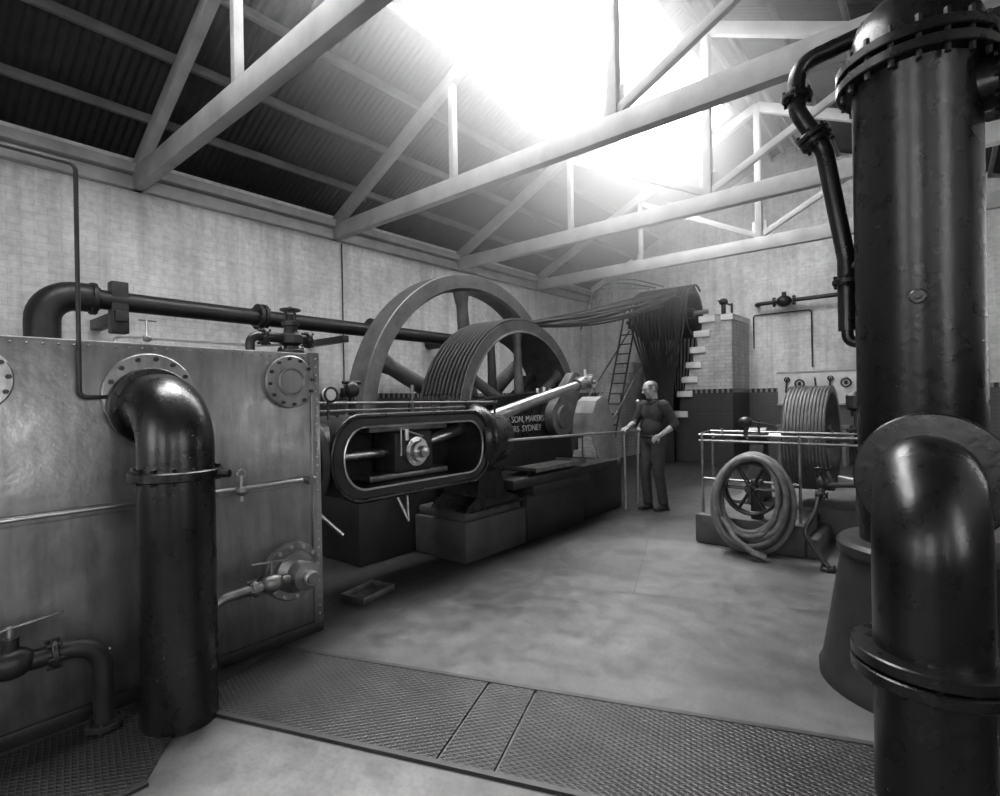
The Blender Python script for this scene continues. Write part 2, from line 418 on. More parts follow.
# ------------------------------------------------------------------ engine cylinder casing
XC=-3.2
e=empty('steam_cylinder_casing',(-3.9,.2,0))
b=B()
b.bx(-4.6,XC,-1.6,1.96,.06,1.83,M_sheet,.02)
b.bx(-4.62,XC+.02,-1.62,1.96,0,.07,M_cast,.006)
b.bx(-4.61,XC+.012,1.90,1.965,.06,1.835,M_sheet,.006)
b.bx(XC-.02,XC+.012,.93,.96,.06,1.0,M_sheet,.002)
b.make('cladding_panels',e)
b=B()
for i in range(32):
    z=.12+i*.054; b.ell((XC+.014,1.935,z),(.006,.007,.007),M_steel,8,6)
for i in range(60):
    y=-1.5+i*.057; b.ell((XC+.003,y,1.80),(.005,.006,.006),M_dsteel,8,6)
b.beam((XC+.012,-1.55,1.0),(XC+.012,1.93,1.0),.03,.05,M_sheet,.008)
b.tube([(XC+.04,-1.55,1.012),(XC+.04,1.90,1.012)],.011,M_steel)
for y in (-.6,.3,1.15,1.85): b.cyl((XC,y,1.012),(XC+.05,y,1.012),.016,M_steel,n=10)
b.cyl((XC+.04,1.84,1.012),(XC+.11,1.84,1.012),.025,M_dsteel,n=12)
b.make('lubrication_rail',e)
b=B()
def blank(y,z,r,mat=M_sheet):
    b.flange((XC+.012,y,z),(1,0,0),.026,r,mat,12,.011,M_cast,48)
    b.lathe((XC+.02,y,z),(1,0,0),[(0,r*.58),(.018,r*.56),(.02,r*.5),(.006,r*.44)],mat,40)
blank(1.76,1.64,.165); blank(.30,1.63,.15)
b.flange((XC+.015,.98,1.56),(1,0,0),.03,.215,M_sheet,14,.012,M_cast,48)
b.make('blank_flanges',e)
b=B()
b.flange((XC+.02,1.74,.45),(1,0,0),.05,.18,M_dsteel,12,.013,M_steel,48)
b.lathe((XC+.03,1.74,.45),(1,0,0),[(0,.13),(.05,.125),(.08,.08),(.14,.07),(.15,.085),(.18,.085),(.19,.04),(.25,.035)],M_dsteel,32)
b.flange((XC+.25,1.74,.45),(1,0,0),.03,.045,M_steel,0)
b.tube(fillet([(XC+.12,1.70,.44),(XC+.12,1.20,.43),(XC+.12,1.20,.02)],.12),.028,M_dsteel,14)
b.flange((XC+.12,1.45,.435),(0,1,0),.03,.05,M_dsteel,6,.008)
b.ell((XC+.12,1.56,.44),(.055,.07,.055),M_dsteel)
b.cyl((XC+.12,1.56,.44),(XC+.12,1.56,.57),.012,M_dsteel,n=8); b.beam((XC+.12,1.44,.575),(XC+.12,1.66,.555),.02,.014,M_dsteel)
b.make('drain_valve',e)
b=B()
b.tube(fillet([(XC+.17,-1.2,.42),(XC+.17,.72,.42),(XC+.17,.72,.015)],.13),.042,M_cast,16)
b.flange((XC+.17,.22,.42),(0,1,0),.03,.075,M_cast,6,.009); b.flange((XC+.17,.54,.42),(0,1,0),.025,.065,M_cast,6,.008)
b.ell((XC+.17,.40,.43),(.065,.085,.065),M_cast); b.cyl((XC+.17,.40,.46),(XC+.17,.40,.54),.03,M_cast,n=12)
b.cyl((XC+.17,.40,.54),(XC+.17,.40,.585),.012,M_steel,n=8); b.beam((XC+.17,.36,.575),(XC+.17,.58,.595),.022,.012,M_dsteel)
b.flange((XC+.17,.72,.03),(0,0,1),.03,.075,M_cast,6,.009)
b.tube([(XC+.02,.80,.20),(XC+.10,.76,.34)],.010,M_dsteel,8)
b.ell((XC+.06,1.42,1.0),(.03,.035,.03),M_dsteel); b.cyl((XC+.06,1.42,.94),(XC+.06,1.42,1.09),.01,M_steel,n=8)
b.torus((XC+.06,1.42,1.10),(1,0,0),.022,.006,M_steel,16,6)
b.cyl((XC,1.42,1.0),(XC+.06,1.42,1.0),.014,M_dsteel,n=8)
b.make('drain_pipework',e)
b=B()
c=V((-3.32,1.84,1.83))
b.flange(c+V((0,0,.012)),(0,0,1),.03,.085,M_cast,8,.009)
b.lathe(c,(0,0,1),[(0,.045),(.05,.045),(.07,.075),(.12,.075),(.14,.045),(.18,.04),(.185,.055),(.21,.055),(.215,.03),(.26,.022)],M_cast,24)
b.tube([c+V((0,-.20,.10)),c+V((0,.12,.10))],.032,M_cast,14); b.flange(c+V((0,-.18,.10)),(0,1,0),.03,.055,M_cast,6,.008); b.flange(c+V((0,.12,.10)),(0,1,0),.03,.055,M_cast,6,.008)
b.beam(c+V((0,-.03,.21)),c+V((0,-.03,.28)),.012,.02,M_cast); b.beam(c+V((0,.03,.21)),c+V((0,.03,.28)),.012,.02,M_cast)
b.cyl(c+V((0,0,.2)),c+V((0,0,.29)),.009,M_dsteel,n=8); b.handwheel(c+V((0,0,.29)),(0,0,1),.06,M_cast)
b.tube(fillet([c+V((0,-.18,.10)),c+V((0,-.27,.10)),c+V((0,-.27,0))],.05),.028,M_cast,12)
b.tube(fillet([c+V((-.1,-.95,.0)),c+V((-.1,-.95,.05)),c+V((-.1,-.2,.05)),c+V((-.02,-.05,.06))],.03),.010,M_steel,8)
d=c+V((-.1,-.8,.05)); b.cyl(d,d+V((0,0,.10)),.008,M_steel,n=8); b.beam(d+V((0,-.04,.1)),d+V((0,.05,.1)),.012,.01,M_dsteel); b.ell(d,(.02,.025,.02),M_dsteel)
b.make('stop_valve',e)
b=B()
b.tube(fillet([(XC+.03,.80,1.55),(XC+.03,.68,1.55),(XC+.03,.68,2.66),(XC+.03,-3.9,2.66)],.03,5),.010,M_cast,8)
b.make('feed_tube',e)
# ------------------------------------------------------------------ left black pipe
b=B(); px,py=-2.84,.98
path=fillet([(px,py,.0),(px,py,1.50),(XC+.035,py,1.50)],.21,14)
b.tube(path,.163,M_black,44)
b.flange((px,py,1.175),(0,0,1),.045,.20,M_black,12,.014,None,48)
b.flange((XC+.052,py,1.50),(1,0,0),.035,.20,M_black,12,.013,None,48)
b.cyl((px+.18,py+.12,1.175),(px+.22,py+.15,1.175),.02,M_black,n=8)
b.make('exhaust_pipe')
# ------------------------------------------------------------------ right vessel & pipe
e=empty('condenser_tower',(-.1,3.45,0))
vx,vy=-.10,3.45; VR=.265
b=B()
b.lathe((vx,vy,0),(0,0,1),[(0,.46),(.05,.46),(.07,.445),(.66,.35),(.68,.37),(.72,.37),(.74,.35)],M_cast,56)
b.make('pedestal',e)
b=B()
b.lathe((vx,vy,.74),(0,0,1),[(0,VR),(2.36,VR),(2.38,VR+.01)],M_black,64)
for z in (3.10,3.175): b.flange((vx,vy,z),(0,0,1),.05,.335,M_black,0,n=64)
b.bolts((vx,vy,3.14),(0,0,1),.305,18,.014,.20,M_cast)
b.lathe((vx,vy,3.2),(0,0,1),[(0,.28),(.10,.275),(.20,.24),(.27,.17),(.30,.10),(.36,.09),(.37,.14),(.41,.14),(.42,.05)],M_black,56)
b.make('shell',e)
b=B()
b.flange((vx+.01,vy-.26,1.95),(0,1,0),.03,.035,M_black,4,.005); b.cyl((vx+.01,vy-.24,1.95),(vx+.01,vy-.30,1.95),.014,M_black,n=6)
b.tube([(vx+.1,vy,2.95),(vx+.6,vy-.03,2.95)],.12,M_black,32)
b.flange((vx+.34,vy-.01,2.95),(1,-.06,0),.05,.175,M_black,10,.014)
b.flange((vx+.40,vy-.01,2.95),(1,-.06,0),.05,.175,M_black,10,.014)
b.tube(fillet([(vx+.5,vy-.02,2.95),(vx+1.05,vy-.02,2.95),(vx+1.05,vy-.02,0.0)],.25),.12,M_black,28)
b.make('branch_pipe',e)
b=B()
pts=fillet([(vx-.02,vy+.05,3.40),(vx-.22,vy+.02,3.42),(-.62,3.42,3.36),(-.62,3.42,3.10),(-.50,3.47,2.86),(-.41,3.52,2.25),(-.41,3.52,1.85)],[.08,.12,.12,.2,.3],8)
b.tube(pts[4:],.045,M_black,18)
b.flange((-.545,3.45,2.95),(.45,.1,-1),.03,.085,M_black,6,.01); b.flange((-.53,3.457,2.915),(.45,.1,-1),.03,.085,M_black,6,.01)
b.flange((-.62,3.42,3.18),(0,0,1),.03,.08,M_black,6,.01)
b.flange((-.41,3.52,2.12),(0,0,1),.03,.07,M_black,6,.01)
b.tube([(-.41,3.52,2.2),(-.30,3.5,2.2)],.03,M_black)
b.tube(fillet([(-.41,3.52,1.9),(-.41,3.52,1.78),(-.28,3.5,1.78)],.05),.03,M_black)
b.make('relief_pipe',e)
b=B(); qx,qy=-.05,2.46; QR=.175
b.tube(fillet([(qx,qy,0),(qx,qy,1.15),(qx-.02,vy-.2,1.15)],.27,16),QR,M_black,48)
b.flange((qx,qy,.50),(0,0,1),.045,.245,M_black,14,.015,None,56); b.flange((qx,qy,.555),(0,0,1),.045,.245,M_black,0,.015,None,56)
b.flange((qx,2.80,1.15),(0,1,0),.04,.265,M_black,14,.015,None,56); b.flange((qx,2.85,1.15),(0,1,0),.04,.265,M_black,0,.015,None,56)
b.make('inlet_pipe',e)
# ------------------------------------------------------------------ steam engine
EX=-3.55; EZ=1.09; SY,SZ=5.66,1.27
e=empty('steam_engine',(EX,4.5,0))
def stadium(y0,y1,z0,z1,n=16,k=1.0):
    r=(z1-z0)/2; zc=(z0+z1)/2; p=[]
    for i in range(n+1): a=-pi/2+pi*i/n; p.append((y1-r*k+r*k*math.cos(a),zc+r*math.sin(a)))
    for i in range(n+1): a=pi/2+pi*i/n; p.append((y0+r*k+r*k*math.cos(a),zc+r*math.sin(a)))
    return p
b=B()
FX=-3.28
out=stadium(2.10,3.78,.78,1.40,16,.8); inn=stadium(2.20,3.68,.86,1.32,16,.8)
def loopring(o,i,xa,xb,mat):
    n=len(o); vs=[V((xb,p[0],p[1])) for p in o]+[V((xb,p[0],p[1])) for p in i]+[V((xa,p[0],p[1])) for p in i]+[V((xa,p[0],p[1])) for p in o]
    fs=[]
    for a in range(n):
        c=(a+1)%n
        for s in range(4): t=(s+1)%4; fs.append((s*n+a,s*n+c,t*n+c,t*n+a))
    b.add(vs,fs,mat)
loopring(out,inn,-3.75,FX,M_cast)
b.tube([(FX,p[0],p[1]) for p in out],.020,M_black,10,True)
b.tube([(FX+.004,p[0],p[1]) for p in inn],.010,M_steel,8,True)
b.prism(stadium(2.12,3.76,.80,1.38,12,.8),'X',-3.84,-3.72,M_cast)
b.cyl((EX,1.975,EZ),(EX,2.2,EZ),.26,M_cast,n=40)
b.flange((EX,2.01,EZ),(0,1,0),.06,.36,M_cast,14,.016,M_dsteel,48)
b.lathe((EX-.0,3.70,EZ+.03),(0,1,0),[(0,.30),(.05,.35),(.10,.36),(.15,.35),(.20,.29),(.5,.24)],M_black,48)
b.make('trunk_guide',e)
b=B()
b.cyl((EX,2.0,EZ),(EX,2.75,EZ),.04,M_steel,n=20)
b.box((EX+.02,2.96,EZ),(.28,.42,.34),M_cast,None,.03)
b.bx(EX-.15,EX+.10,2.55,3.40,EZ+.17,EZ+.22,M_dsteel,.01); b.bx(EX-.15,EX+.10,2.55,3.40,EZ-.22,EZ-.17,M_dsteel,.01)
b.lathe((EX+.14,2.96,EZ),(1,0,0),[(0,.12),(.05,.12),(.055,.085),(.10,.08),(.10,.05),(.15,.045),(.16,.02)],M_steel,28)
b.bolts((EX+.17,2.96,EZ),(1,0,0),.098,6,.013,.06,M_steel)
b.cyl((EX+.2,2.78,EZ-.02),(EX+.2,2.78,EZ+.20),.008,M_steel,n=8)
b.cyl((EX+.2,2.84,EZ+.1),(EX+.2,2.84,EZ+.19),.022,M_steel,n=12); b.beam((EX+.2,2.80,EZ+.19),(EX+.2,3.02,EZ+.12),.014,.014,M_steel)
b.make('crosshead',e)
b=B()
P0=V((EX,2.96,EZ)); P1=V((EX,5.98,1.71)); D=(P1-P0).normalized()
b.lathe(P0,D,[(0,.05),(.5,.05),(1.3,.066),(1.9,.066),(2.6,.056),(2.86,.05)],M_steel,24)
b.cyl(P1-D*.2,P1-D*.12,.075,M_steel,n=20)
b.beam(P1-D*.13,P1+D*.14,.13,.16,M_steel,.02)
b.cyl(P1+V((.13,0,0)),P1-V((.12,0,0)),.075,M_steel,n=24); b.cyl(P1+V((.17,0,0)),P1+V((.12,0,0)),.035,M_steel,n=6)
b.cyl(P1+V((0,0,.08)),P1+V((0,0,.16)),.025,M_steel,n=12); b.cyl(P1+D*.14,P1+D*.19,.03,M_steel,n=6)
b.make('connecting_rod',e)
b=B()
cd=(V((0,P1.y,P1.z))-V((0,SY,SZ)))
pol=[]; 
for i in range(32):
    a=2*pi*i/32
    q=V((0,math.cos(a),math.sin(a))); base=cd if q.dot(cd)>0 else V((0,0,0))
    rad=.13 if q.dot(cd)>0 else .24
    pol.append((SY+base.y+q.y*rad,SZ+base.z+q.z*rad))
b.prism(pol,'X',-3.80,-3.68,M_dsteel)
b.cyl((-3.86,SY,SZ),(-3.64,SY,SZ),.15,M_dsteel,n=28)
b.cyl((-5.9,SY,SZ),(-3.66,SY,SZ),.11,M_steel,n=28)
b.make('crank',e)
b=B()
b.prism([(3.80,.62),(3.80,1.36),(4.1,1.44),(4.35,1.50),(4.9,1.53),(5.3,1.58),(5.45,1.52),(5.9,1.52),(6.08,1.4),(6.15,.62)],'X',-4.06,-3.86,M_cast)
b.prism([(4.2,1.05),(4.2,1.44),(5.32,1.48),(5.32,1.07)],'X',-3.87,-3.835,M_black)
b.tube([(-3.86,3.8,1.36),(-3.86,4.35,1.50),(-3.86,5.3,1.58),(-3.86,5.45,1.52),(-3.86,5.9,1.52)],.022,M_black,8)
b.prism([(3.86,.82),(3.86,1.36),(4.5,1.30),(4.5,.84)],'X',-3.90,-3.66,M_cast)
b.bx(-4.08,-3.30,4.15,6.35,.60,.70,M_cast,.015)
b.lathe((-4.08,SY,SZ),(1,0,0),[(0,.22),(.02,.23),(.22,.23),(.24,.21)],M_cast,36)
b.bx(-4.06,-3.88,SY-.2,SY+.2,1.48,1.56,M_cast,.02)
for dy in (-.14,.14): b.cyl((-3.97,SY+dy,1.54),(-3.97,SY+dy,1.64),.022,M_steel,n=6)
b.cyl((-3.97,SY,1.54),(-3.97,SY,1.66),.04,M_steel,n=14)
b.make('bed_frame',e)
t=bpy.data.curves.new('lettering','FONT'); t.body="PHILLIP & SON, MAKERS\nENGINEERS  SYDNEY"; t.size=.105; t.extrude=.003; t.align_x='CENTER'; t.space_line=1.05
to=bpy.data.objects.new('lettering_tmp',t); bpy.context.scene.collection.objects.link(to)
dg=bpy.context.evaluated_depsgraph_get(); tm=bpy.data.meshes.new_from_object(to.evaluated_get(dg)); bpy.data.objects.remove(to)
tm.materials.clear(); tm.materials.append(M_letter)
tob=bpy.data.objects.new('nameplate_lettering',tm); bpy.context.scene.collection.objects.link(tob)
tm.transform(Matrix(((0,0,1,-3.83),(1,0,0,4.90),(0,1,0,1.235),(0,0,0,1)))); tob.parent=e; tob.matrix_parent_inverse=Matrix.Translation(e.location).inverted()
b=B()
b.prism([(3.50,.48),(4.30,.48),(4.28,.53),(4.08,.60),(4.0,.84),(3.70,.82),(3.66,.60),(3.54,.53)],'X',-3.80,-3.34,M_black)
b.bx(-3.86,-3.34,3.60,4.40,.46,.50,M_black,.01)
b.tube([(-3.36,2.72,.78),(-3.30,2.80,.55)],.014,M_steel,8); b.tube([(-3.36,2.84,.78),(-3.30,2.80,.55)],.010,M_steel,8)
b.tube(fillet([(-3.5,2.06,.85),(-3.42,2.06,.74),(-3.3,2.20,.56)],.05),.014,M_steel,8)
b.make('pedestal_leg',e)
b=B()
b.tube([(-3.5,2.01,1.50),(-3.5,4.15,1.48)],.012,M_dsteel,10); b.tube([(-3.42,2.01,1.44),(-3.42,3.6,1.44)],.010,M_dsteel,8)
for y in (2.3,3.0,3.7,4.12): b.cyl((-3.5,y,1.36),(-3.5,y,1.50),.012,M_cast,n=8)
b.cyl((-3.40,2.95,1.40),(-3.40,2.95,1.58),.008,M_dsteel,n=8); b.cyl((-3.40,2.95,1.58),(-3.40,2.95,1.64),.018,M_dsteel,n=12)
b.cyl((-3.36,2.16,1.56),(-3.40,2.16,1.56),.050,M_white,n=24); b.torus((-3.36,2.16,1.56),(1,0,0),.050,.009,M_cast,24,8); b.cyl((-3.40,2.16,1.38),(-3.40,2.16,1.56),.010,M_cast,n=8)
b.cyl((-3.6,3.5,1.36),(-3.6,3.5,1.54),.03,M_cast,n=12)
b.ell((-3.6,2.5,1.60),(.06,.06,.07),M_cast); b.cyl((-3.6,2.5,1.36),(-3.6,2.5,1.56),.03,M_cast,n=12); b.cyl((-3.6,2.42,1.66),(-3.6,2.58,1.66),.014,M_cast)
b.make('oiling_gear',e)
b=B()
b.bx(-4.08,-3.38,3.54,4.46,0,.38,M_conc,.02); b.bx(-4.06,-3.42,3.58,4.42,.37,.47,M_conc,.02)
b.bx(-4.08,-3.38,4.48,5.62,0,.50,M_concd,.02); b.bx(-4.08,-3.30,4.50,5.66,.49,.60,M_concd,.015)
b.bx(-4.08,-3.45,5.64,6.75,0,.60,M_concd,.02)
b.bx(-4.98,-4.10,2.9,4.30,0,.62,M_concd,.02)
b.make('engine_foundation')
b=B()
b.bx(-3.66,-3.24,4.45,5.45,.745,.755,M_dsteel); 
for (xa,xb,ya,yb) in ((-3.66,-3.24,4.45,4.46),(-3.66,-3.24,5.44,5.45),(-3.25,-3.24,4.45,5.45)): b.bx(xa,xb,ya,yb,.745,.79,M_dsteel)
for y in (4.6,5.3): b.cyl((-3.45,y,.70),(-3.45,y,.75),.02,M_cast,n=8)
b.make('oil_splash_tray')
# ---- wheels
def wheel(b,xa,xb,c,R,rt,hubr,ns,sr,mat,ph,prof=None,planes=None,hubx=None):
    xm=(xa+xb)/2
    if prof is None: prof=[(xa,R-rt),(xa,R-.01),(xa+.01,R),(xb-.01,R),(xb,R-.01),(xb,R-rt),(xb-.05,R-rt-.03),(xa+.05,R-rt-.03)]
    b.lathe((0,c[0],c[1]),(1,0,0),prof,mat,112,True)
    hx=hubx or (xa,xb); b.lathe((0,c[0],c[1]),(1,0,0),[(hx[0],hubr-.02),(hx[0]+.02,hubr),(hx[1]-.02,hubr),(hx[1],hubr-.02)],mat,40)
    for px_ in (planes or [xm]):
        for i in range(ns):
            a=2*pi*i/ns+ph; u=V((0,math.cos(a),math.sin(a))); p0=V((px_,c[0],c[1]))+u*(hubr-.04); p1=V((px_,c[0],c[1]))+u*(R-rt)
            L=p1-p0
            side=V((1,0,0)).cross(u).normalized(); vs=[];fs=[];N=14;K=[(0,1.25),(.12,1.0),(.85,.78),(1,1.15)]
            for (t,k_) in K:
                for j in range(N):
                    q=2*pi*j/N; vs.append(p0+L*t+side*math.cos(q)*sr*k_+V((1,0,0))*math.sin(q)*sr*.6*k_)
            for r_ in range(len(K)-1):
                for j in range(N): fs.append((r_*N+j,r_*N+(j+1)%N,(r_+1)*N+(j+1)%N,(r_+1)*N+j))
            b.add(vs,fs,mat)
b=B(); wheel(b,-5.42,-5.08,(SY,SZ),2.0,.19,.30,6,.13,M_wheel,.62); b.make('flywheel',sharp=30)
b=B()
xa,xb,R=-4.95,-4.25,1.27; ng=10
prof=[(xa,R-.16),(xa,R)]
gw=(xb-xa-.03)/ng
for i in range(ng):
    x=xa+.015+i*gw
    prof+=[(x+.004,R),(x+gw*.3,R-.05),(x+gw*.7,R-.05),(x+gw-.004,R)]
prof+=[(xb,R),(xb,R-.16),(xb-.06,R-.17),(xa+.06,R-.17)]
wheel(b,xa,xb,(SY,SZ),R,.16,.26,6,.085,M_wheel,.55,prof,[xb-.12,xa+.12])
b.ring((xb-.012,SY,SZ),(1,0,0),.03,R-.16,R-.135,M_dsteel,96)
b.make('rope_drum',sharp=30)
# ---- ropes
PY,PZ,PR=12.35,3.42,.60
SXa,SXb=-5.6,-4.45
def cat(pts,n=6):   # catmull-rom
    P=[V(p) for p in pts]; P=[P[0]*2-P[1]]+P+[P[-1]*2-P[-2]]; out=[]
    for i in range(1,len(P)-2):
        for k_ in range(n):
            t=k_/n; a,b_,c,d=P[i-1],P[i],P[i+1],P[i+2]
            out.append(.5*((2*b_)+(c-a)*t+(2*a-5*b_+4*c-d)*t*t+(3*b_-a-3*c+d)*t**3))
    out.append(P[-2]); return out
b=B()
for i in range(ng):
    xd=xa+.015+(i+.5)*gw
    for rep in (0,1):
        j=i*2+rep
        xp=SXa+.05+(SXb-SXa-.1)*(j+.5)/(2*ng)
        sag=.02+.26*random.random(); pts=[]
        r0=R-.012+.03*rep
        for k_ in range(9):
            a=2.9-(2.9-1.4)*k_/8; pts.append(V((xd+.01*rep,SY+math.cos(a)*r0,SZ+math.sin(a)*r0)))
        s=pts[-1]
        ang=(pi/2+.1) if rep==0 else pi/2+.2+random.random()*1.1
        t_=V((xp,PY+math.cos(ang)*PR,PZ+math.sin(ang)*PR))
        for k_ in range(1,16):
            f=k_/16; p=s.lerp(t_,f); p.z-=sag*4*f*(1-f); pts.append(p)
        endx=-5.22+.45*i/ng
        if rep==0:
            for k_ in range(9):
                a=ang-(ang+.1)*k_/8; pts.append(V((xp,PY+math.cos(a)*PR,PZ+math.sin(a)*PR)))
            pts+=cat([pts[-1],(xp*.6+endx*.4,PY+PR-.03,2.3),(endx,PY+PR-.1,1.2),(endx,PY+PR-.1,.02)])[1:]
        else:
            q=[t_,(xp-.02,PY-PR-.04,PZ-.15),(xp*.75+endx*.25,PY-PR-.03,PZ-.7),(endx*.8+xp*.2,PY-PR+.02,2.0),(endx,PY-PR+.05,1.1),(endx,PY-PR+.1,.02)]
            pts+=cat(q)[1:]
        b.tube(pts,.019,M_rope,8)
for i in range(16):
    xp=SXa-.08+(SXb-SXa+.16)*i/15; endx=-5.26+.52*i/15
    q=[(xp,PY+PR*.5,PZ+PR*.90),(xp,PY,PZ+PR+.04),(xp,PY-PR*.75,PZ+PR*.72),(xp-.02,PY-PR-.06,PZ),(xp*.75+endx*.25,PY-PR-.05,PZ-.6),(endx*.8+xp*.2,PY-PR,2.0),(endx,PY-PR+.02,1.1),(endx,PY-PR+.06,.02)]
    b.tube(cat(q),.024,M_rope,8)
for (dx,dz,mid) in ((-.2,.05,.35),(-.35,-.05,.5),(.0,.10,.25)):
    q=[(SXa+.6+dx,PY-.3,PZ+PR+.05),(SXa+.3+dx,PY-1.3,PZ+PR+dz),(SXa+.2+dx,PY-2.2,PZ+PR-mid*.5),(SXa+.2+dx,PY-2.8,PZ-mid)]
    b.tube(cat(q),.014,M_rope,8)
b.make('drive_ropes')
b=B()
wheel(b,SXa-.05,SXb+.05,(PY,PZ),PR-.03,.08,.12,6,.04,M_cast,.2)
b.cyl((SXa-.4,PY,PZ),(SXb+.35,PY,PZ),.05,M_dsteel)
b.bx(SXa-.42,SXa-.28,PY-.2,PY+.2,PZ-.12,PZ-.04,M_cast,.01); b.bx(SXa-.42,SXa-.28,PY-.1,YB-.01,PZ-.22,PZ-.12,M_cast,.01)
b.ell((SXa-.35,PY,PZ),(.07,.12,.12),M_cast)
b.make('rope_sheave',sharp=30)
# ---- stepped pier
b=B(); dx=-.16
steps=[(-4.72,0,1.15),(-4.60,1.15,1.62),(-4.48,1.62,1.95),(-4.38,1.95,2.28),(-4.28,2.28,2.62),(-4.18,2.62,2.98),(-4.06,2.98,3.3)]
for (x,z0,z1) in steps:
    b.bx(x+dx,-3.58,12.3,YB-.005,z0,z1,M_pier,.008)
    b.bx(x-.06+dx,x+.30+dx,12.25,YB-.01,z1-.13,z1+.012,M_white,.008)
b.bx(-3.80,-3.54,12.26,YB-.01,3.18,3.31,M_white,.008)
b.make('stepped_brick_pier',smooth=False)
b=B(); 
b.bx(-4.05,-3.62,12.5,13.0,3.315,3.35,M_cast,.01); b.cyl((-3.88,12.75,3.35),(-3.88,12.75,3.62),.05,M_cast); b.ell((-3.88,12.75,3.66),(.10,.09,.08),M_cast); b.beam((-4.0,12.75,3.7),(-3.68,12.75,3.55),.03,.04,M_cast); b.cyl((-3.7,12.75,3.36),(-3.7,12.75,3.6),.025,M_cast)
b.make('bearing_pedestal')
b=B()
for i in range(9): b.bx(-6.85,-6.25,10.9+i*.26,YB-.01,.0+.27*i,.27*(i+1),M_stair,.006)
b.make('brick_stair',smooth=False)
b=B()
for x in (-6.08,-5.75):
    b.tube([(x,10.7,.0),(x,12.0,3.1),(x,12.25,3.75),(x,12.5,3.7)],.022,M_cast,8)
for i in range(13):
    f=(i+.7)/13; b.cyl((-6.08,10.7+1.3*f,3.1*f),(-5.75,10.7+1.3*f,3.1*f),.015,M_cast,n=8)
b.make('iron_ladder')
b=B()
b.tube(fillet([(-5.3,9.9,0),(-5.3,9.9,.95),(-5.3,11.4,2.2)],.1),.018,M_dsteel,8); b.tube(fillet([(-6.15,10.2,0),(-6.15,10.2,1.3),(-6.15,12.6,3.2)],.1),.018,M_dsteel,8)
b.make('stair_handrail')
b=B()
b.bx(-7.0,-6.2,9.0,9.5,0,1.9,M_concd,.02); b.bx(-6.95,-6.25,8.9,9.6,1.9,2.0,M_cast,.02); b.ell((-6.6,9.25,2.12),(.25,.35,.16),M_cast); b.beam((-6.6,9.5,2.1),(-6.3,10.3,2.0),.06,.06,M_cast)
b.make('governor_stand')
# ---- steam main
b=B(); X=-6.95
b.tube(fillet([(X,1.2,0),(X,1.2,2.66),(X,7.2,2.62),(XL+.02,7.2,2.62)],[.30,.25],10),.105,M_cast,24)
b.tube(fillet([(X,1.2,2.1),(X,1.2,2.66),(X,1.62,2.66)],.28,10),.15,M_cast,24)
for y in (1.62,3.4,3.47,5.2): b.flange((X,y,2.655),(0,1,0),.05,.17,M_cast,8,.013)
b.flange((X,1.2,2.12),(0,0,1),.05,.2,M_cast,8,.014)
b.bx(XL+.005,X+.14,1.78,1.90,2.42,2.54,M_cast,.01); b.bx(X-.05,X+.10,1.76,1.92,2.3,2.86,M_cast,.01); b.bx(XL+.005,X+.14,4.6,4.7,2.40,2.5,M_cast,.01)
b.make('steam_main_pipe')
b=B(); b.tube([(XL+.03,5.25,4.18),(XL+.03,5.25,1.7)],.012,M_cast,6); b.bx(XL+.005,XL+.06,5.19,5.31,1.6,1.75,M_cast,.006); b.make('electric_conduit')
b=B()
b.tube(fillet([(-3.35,YB-.02,3.6),(-3.35,YB-.25,3.6),(-.2,YB-.25,3.62),(-.2,YB-.25,2.2)],.12),.045,M_cast,14)
c=V((-2.75,YB-.25,3.605)); b.ell(c,(.16,.13,.13),M_cast); b.flange(c+V((.2,0,0)),(1,0,0),.04,.11,M_cast,6,.01); b.flange(c-V((.2,0,0)),(1,0,0),.04,.11,M_cast,6,.01); b.cyl(c,c+V((0,0,.2)),.05,M_cast)
b.cyl((-1.6,YB-.25,3.6),(-1.6,YB-.01,3.6),.02,M_cast); b.cyl((-.7,YB-.25,3.6),(-.7,YB-.01,3.6),.02,M_cast)
b.make('overhead_water_pipe')
b=B(); b.tube(fillet([(-3.45,YB-.04,2.6),(-3.45,YB-.04,3.38),(-2.25,YB-.04,3.38),(-2.25,YB-.04,2.1)],.06),.014,M_cast,8); b.make('electric_conduit')
b=B(); b.bx(-2.95,-1.2,YB-.06,YB-.005,1.28,2.02,M_white,.008)
for z in (1.28,2.0): b.bx(-2.97,-1.18,YB-.075,YB-.005,z-.02,z+.02,M_timber,.005)
for i,x in enumerate((-2.75,-2.5,-2.2,-1.9,-1.62,-1.36)):
    b.cyl((x,YB-.14,1.88),(x,YB-.06,1.88),.015,M_steel,n=8)
    z=1.86
    if i%3==0: b.beam((x,YB-.1,z),(x-.03,YB-.1,z-.32),.05,.03,M_cast); b.torus((x,YB-.1,z-.02),(0,1,0),.05,.015,M_cast,16,6)
    elif i%3==1: b.torus((x,YB-.1,z-.12),(0,1,0),.09,.016,M_cast,20,8); b.box((x,YB-.1,z-.12),(.06,.03,.08),M_cast,None,.01)
    else: b.beam((x,YB-.1,z),(x+.04,YB-.1,z-.4),.04,.03,M_cast); b.box((x+.04,YB-.1,z-.4),(.12,.04,.07),M_cast,None,.01)
b.make('tool_board')
b=B(); b.bx(-2.9,-1.5,12.9,13.4,.78,.84,M_timberd,.01)
for x in (-2.8,-1.6):
    for y in (12.96,13.34): b.bx(x-.04,x+.04,y-.04,y+.04,0,.78,M_timberd,.006)
b.make('workbench')
